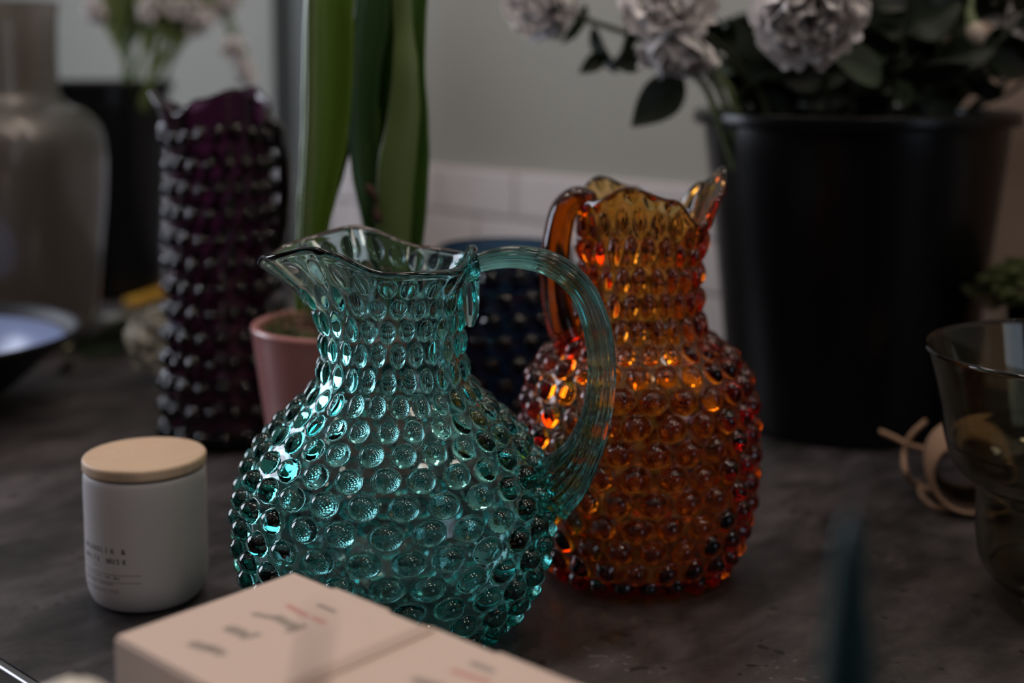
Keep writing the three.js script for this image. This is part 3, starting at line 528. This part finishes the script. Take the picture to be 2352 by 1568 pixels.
{
  const p = onH(366, 795, 0.034), f = thing('cut_flower', 'cream white flower lying on the worktop beside the plum jug', 'flower', p), l = (q) => q.clone().sub(p);
  const cream = new THREE.MeshPhysicalMaterial({ color: new THREE.Color().setRGB(0.66, 0.65, 0.58), roughness: 0.75, transmission: 0.3, thickness: 0 });
  const b = part('bloom', new THREE.SphereGeometry(0.012, 12, 10), cream, f); b.quaternion.setFromUnitVectors(V(0, 1, 0), V(0.35, 0.45, 0.8).normalize());
  for (const [n, t, s] of [[7, 1.15, 0.043], [6, 0.8, 0.042], [5, 0.45, 0.038], [4, 0.15, 0.032]]) for (let i = 0; i < n; i++) { const m = part('petal', petalGeos[i % 4], cream, b); m.quaternion.setFromAxisAngle(V(0, 1, 0), (i + t) / n * 6.283).multiply(new THREE.Quaternion().setFromAxisAngle(V(1, 0, 0), -t)); m.scale.setScalar(s); }
  part('stem', tube([V(0, 0, 0), l(onH(300, 790, 0.012)), l(onH(240, 795, 0.007)), l(onH(150, 800, 0.006))], 0.0042, 24, 10), std(0.22, 0.22, 0.13, 0.6), f);
  leafInto(f, l(onH(310, 775, 0.02)), l(onH(150, 800, 0.012)), 0.035, leafMat2, 0); leafInto(f, l(onH(300, 745, 0.025)), l(onH(215, 770, 0.02)), 0.03, leafMat2, 1, 0.5);
  leafInto(f, l(onH(330, 735, 0.02)), l(onH(225, 722, 0.01)), 0.016, std(0.2, 0.21, 0.16, 0.6), 2); leafInto(f, l(onH(170, 830, 0.008)), l(onH(120, 850, 0.003)), 0.03, leafMat, 0);
}
{
  const a = onH(308, 692, 0.006), b = onH(430, 650, 0.006), d = b.clone().sub(a), r = thing('ruler', 'flat yellow wooden ruler lying behind the plum jug', 'ruler', a.clone().lerp(b, 0.5), Math.atan2(-d.z, d.x));
  part('ruler', rbox(d.length() + 0.02, 0.010, 0.022, 0.002), std(0.50, 0.28, 0.03, 0.5), r);
}

// ---------------------------------------------------------------- right side: smoked bowl vase, twine, moss pot, brown panel
{
  const D = 0.80, pos = V(at(2465, 1370, D).x, T, -D), s = 0.82 / F, hv = (y) => at(2465, y, D).y - T;
  const g = thing('glass_vase', 'stepped olive-brown smoked glass bowl vase cut by the right edge', 'vase', pos);
  const hs = hv(806), out = smoothProfile([[0.020, 0.006], [0.040, 0.010], [0.054, 0.022], [0.0585, 0.040], [0.0592, 0.062], [0.0598, 0.070], [0.0622, 0.0755], [0.0690, 0.081], [0.0752, 0.0885], [0.0795, 0.103], [0.0840, 0.125], [0.0890, 0.145], [0.0930, hs]], 90);
  const inn = out.map(([r, h], i) => [Math.max(0.0005, r - 0.0026), h + (h < 0.02 ? 0.004 : h > 0.07 && h < 0.1 ? 0.0022 : 0.0008)]).reverse();
  part('bowl', lathe([[0.0005, 0.005], ...out, [0.0918, hs + 0.0015], ...inn, [0.0005, 0.010]], 120), smokeGlass, g);
  part('foot', lathe([[0.0005, 0], [0.030, 0], [0.031, 0.0015], [0.026, 0.004], [0.012, 0.0048], [0.0005, 0.0049]], 80), smokeGlass, g);
}
{
  const R = 0.030, dir = V(-0.24, 0, 0.97).normalize(), Lc = 0.066, face = onH(2228, 1102, R), mid = V(face.x - dir.x * Lc / 2, T + R + 0.0005, face.z - dir.z * Lc / 2);
  const sp = thing('twine_spool', 'spool of natural jute twine lying on its side behind the smoked glass', 'twine spool', mid, Math.atan2(dir.x, dir.z));
  const jute = std(0.30, 0.19, 0.125, 0.9), wind = [];
  const turns = 17; for (let i = 0; i <= 26 * 26; i++) { const t = i / (26 * 26), a = t * turns * 6.283, r = R - 0.0015 - 0.003 * Math.pow(Math.abs(t * 2 - 1), 4); wind.push(V(r * Math.cos(a), r * Math.sin(a), (t - 0.5) * Lc)); }
  part('twine', mergeGeometries([new THREE.TubeGeometry(new THREE.CatmullRomCurve3(wind), 1300, 0.0017, 6)].map(flat)), jute, sp);
  part('core', lathe([[0.0245, -Lc * 0.485], [R - 0.003, -Lc * 0.485], [R - 0.003, Lc * 0.485], [0.0245, Lc * 0.485], [0.0245, -Lc * 0.485]], 48).rotateX(Math.PI / 2), std(0.10, 0.06, 0.04, 0.9), sp, 'dark hollow cardboard core');
  const inv = new THREE.Matrix4().makeRotationY(-sp.rotation.y), l = (p) => p.clone().sub(mid).applyMatrix4(inv);
  const loop = [onH(2230, 1168, 0.002), onH(2185, 1160, 0.004), onH(2150, 1130, 0.006), onH(2110, 1115, 0.003), at(2080, 1085, 0.99), at(2076, 1040, 1.0), at(2092, 1000, 1.0), at(2128, 965, 1.0)];
  part('loose_strand', mergeGeometries([tube(loop.map(l), 0.0021, 60, 8), tube([at(2020, 990, 1.01), at(2050, 1003, 1.005), at(2085, 1020, 1.0), at(2120, 1030, 1.0)].map(l), 0.0021, 20, 8), tube([onH(2108, 1110, 0.002), onH(2120, 1140, 0.002), onH(2150, 1165, 0.002), onH(2190, 1172, 0.002)].map(l), 0.0021, 20, 8)].map(flat)), jute, sp, 'loose loop of twine');
}
{
  const D = 1.12, pos = V(at(2430, 1000, D).x, T, -D), h = at(2430, 690, D).y - T;
  const p = thing('moss_pot', 'black pot of mossy green foliage behind the smoked glass bowl', 'plant pot', pos);
  part('pot', lathe([[0.0005, 0], [0.034, 0], [0.0365, 0.003], [0.046, h - 0.004], [0.047, h], [0.045, h], [0.043, h - 0.01], [0.0005, h - 0.012]], 64), blackPlastic, p);
  const tuft = [], mg = new THREE.IcosahedronGeometry(1, 0);
  for (let i = 0; i < 520; i++) { const a = rnd() * 6.283, e = rr(-0.25, 1), c = Math.sqrt(1 - e * e), R = rr(0.8, 1.05), g = flat(mg.clone()); g.scale(rr(0.002, 0.006), rr(0.002, 0.005), rr(0.002, 0.006)); g.rotateY(rnd() * 3); g.translate(0.066 * R * c * Math.cos(a), h + 0.008 + 0.030 * R * e, 0.055 * R * c * Math.sin(a)); tuft.push(g); }
  const mm = part('moss', mergeGeometries(tuft), std(0.045, 0.06, 0.015, 0.95), p); mm.userData.kind = 'stuff';
  leafInto(p, V(-0.055, h + 0.008, 0), at(2212, 662, D - 0.02).sub(pos), 0.02, std(0.07, 0.075, 0.025, 0.8), 1); leafInto(p, V(-0.05, h + 0.002, 0.01), at(2232, 680, D - 0.03).sub(pos), 0.018, std(0.08, 0.06, 0.025, 0.8), 0);
  part('twig', tube([V(-0.05, h + 0.006, 0), V(-0.065, h + 0.012, 0.004), at(2250, 648, D - 0.02).sub(pos)], 0.0018, 16, 7), std(0.06, 0.035, 0.02, 0.9), p);
}
{
  const uAt = (px, n) => { const p = at(px, 500, 1), d = -p.z, k = n / (p.x * SY + d * CY); return p.x * k * CY - d * k * SY; };
  const u0 = uAt(2080, WALL - 0.03), s = thing('brown_board', 'plain brown board leaning on the tiled wall behind the large bucket', 'board', P(0, 0, 0), -YAW);
  part('board', rbox(0.5, 0.55, 0.014, 0.003).translate(u0 + 0.25, T + 0.276, -(WALL - 0.027)), std(0.30, 0.20, 0.14, 0.8), s);
}

// ---------------------------------------------------------------- foreground: cartons, candles, cream napkin
{
  const hB = 0.106, kraft = std(0.62, 0.48, 0.41, 0.85), A = onH(270, 1450, hB), B = onH(700, 1322, hB);
  const toUN = (p) => { const x = p.x, d = -p.z; return [x * CY - d * SY, x * SY + d * CY]; };
  const [uA, nA] = toUN(A), [uB, nB] = toUN(B), u0 = (uA + uB) / 2 - 0.003, n0 = nA - 0.003, n1 = nB;
  const printTex = (marks) => {
    const cv = document.createElement('canvas'); cv.width = cv.height = 512; const c = cv.getContext('2d'); c.fillStyle = '#ffffff'; c.fillRect(0, 0, 512, 512); marks(c);
    const t = new THREE.CanvasTexture(cv); t.colorSpace = THREE.SRGBColorSpace; t.magFilter = THREE.LinearFilter; return t;
  };
  // faded print: strokes between two places on the lid plane, drawn in the lid's own coordinates
  const strokes = (c, ua, ub, nb, list) => { for (const [x0, y0, x1, y1, w, col] of list) { const q = [onH(x0, y0, hB), onH(x1, y1, hB)].map((p) => { const [u, n] = toUN(p); return [(u - ua) / (ub - ua) * 512, (1 - (n - n0) / (nb - n0)) * 512]; }); c.strokeStyle = col; c.lineWidth = w; c.lineCap = 'round'; c.beginPath(); c.moveTo(...q[0]); c.lineTo(...q[1]); c.stroke(); } };
  const carton = (label, ua, ub, marks, dn) => {
    const w = ub - ua, dpt = n1 - n0 + dn, hh = hB + 0.0 , b = thing('carton', label, 'box', P((ua + ub) / 2, T, n0 + dpt / 2), -YAW);
    part('carton', rbox(w, hh - 0.001, dpt, 0.0015).translate(0, (hh - 0.001) / 2, 0), kraft, b);
    const top = new THREE.BoxGeometry(w - 0.002, 0.0012, dpt - 0.002), pm = kraft.clone(); pm.map = printTex(marks);
    part('lid', top.translate(0, hh - 0.0008, 0), [kraft, kraft, pm, kraft, kraft, kraft], b, 'flat kraft lid with faded dark print');
    part('tuck_flap', rbox(w * 0.42, 0.02, 0.0022, 0.0008).translate(w * 0.02, hh - 0.0105, -dpt / 2 - 0.0008), kraft, b);
    return b;
  };
  const ink = 'rgba(60,68,70,0.34)', red = 'rgba(190,60,60,0.3)';
  const list1 = [[442, 1478, 470, 1488, 34, ink], [485, 1488, 505, 1500, 30, ink], [527, 1442, 552, 1452, 36, ink], [560, 1462, 588, 1456, 26, ink], [585, 1408, 622, 1416, 22, ink], [638, 1416, 672, 1436, 30, ink], [664, 1448, 696, 1436, 22, ink], [735, 1386, 772, 1402, 16, ink], [662, 1388, 706, 1412, 18, red], [722, 1416, 748, 1428, 16, red]];
  const list2 = [[1045, 1538, 1120, 1562, 20, red], [1090, 1520, 1130, 1536, 20, ink], [960, 1560, 1010, 1575, 30, ink]];
  const marks1 = (c) => strokes(c, u0, u0 + 0.086, n1, list1), marks2 = (c) => strokes(c, u0 + 0.0865, u0 + 0.205, n1 + 0.002, list2);
  carton('kraft paper carton nearest the white candle jar, first of two', u0, u0 + 0.086, marks1, 0);
  const c2 = carton('second kraft paper carton, cut by the bottom edge of the picture', u0 + 0.0865, u0 + 0.205, marks2, 0.002);
  part('seam_strip', rbox(0.008, 0.0012, n1 - n0 - 0.004, 0.0004).translate(-0.0575, hB, 0), std(0.50, 0.375, 0.31, 0.85), c2);
}
function taper(label, px, py, d, r, col) {
  const tip = at(px, py, d * 0.96), len = tip.y - T - 0.012, c = thing('taper_candle', label, 'candle', V(tip.x, T - 0.003, tip.z));
  part('wax', lathe(smoothProfile([[0.0005, 0.012], [r, 0.013], [r, 0.03], [r * 0.98, len * 0.35], [r * 0.88, len * 0.62], [r * 0.62, len * 0.82], [r * 0.40, len * 0.94], [r * 0.22, len + 0.004], [0.0005, len + 0.010]], 60), 40), phys(...col, 0.45, { clearcoat: 0.2 }), c);
  part('wick', tube([V(0, len + 0.006, 0), V(0.001, len + 0.014, 0), V(0.002, len + 0.02, 0)], 0.0009, 8, 6), std(0.12, 0.11, 0.10, 0.9), c);
  part('candle_holder', lathe([[0.0005, 0.0], [0.026, 0.0], [0.027, 0.002], [0.02, 0.006], [r + 0.003, 0.012], [r + 0.003, 0.028], [r + 0.0005, 0.028], [r + 0.0005, 0.0125], [0.0005, 0.0122]], 48), blackPlastic, c);
}
taper('blurred teal green taper candle close to the camera at the lower right', 1958, 1120, 0.31, 0.0128, [0.002, 0.028, 0.031]);
taper('blurred grey-brown taper candle tip in front of the kraft cartons', 708, 1470, 0.25, 0.0085, [0.02, 0.018, 0.015]);
{
  const topP = at(165, 1538, 0.45), hgt = topP.y - T + 0.0115, n = thing('napkin', 'crumpled cream cloth napkin peeking in at the bottom left', 'napkin', V(topP.x, T - 0.003, topP.z + 0.02));
  const rows = []; for (let i = 0; i <= 40; i++) { const t = i / 40, row = []; for (let j = 0; j < 60; j++) { const a = j / 60 * 6.283, r = 0.026 * Math.sqrt(1 - Math.pow(t, 6)) + 0.0003, w = 1 + 0.22 * Math.sin(a * 3 + 1) * t + 0.12 * Math.sin(a * 7 + t * 5) + 0.05 * Math.sin(a * 13); const q = Math.max(0, 1 - t * 0.0); row.push(V(r * w * Math.cos(a) * q, hgt * t * (1 + 0.0), r * w * Math.sin(a) * q)); } rows.push(row); }
  rows.unshift(rows[0].map(() => V(0, 0, 0)));
  const g = grid(rows, true), p = g.attributes.position; for (let i = 0; i < p.count; i++) { const y = p.getY(i), k = sstep(y, hgt * 0.7, hgt); p.setY(i, y + k * (0.35 * p.getX(i) - 0.004)); } g.computeVertexNormals();
  part('cloth', g, std(0.72, 0.68, 0.62, 0.9), n);
}

renderer.render(scene, camera);
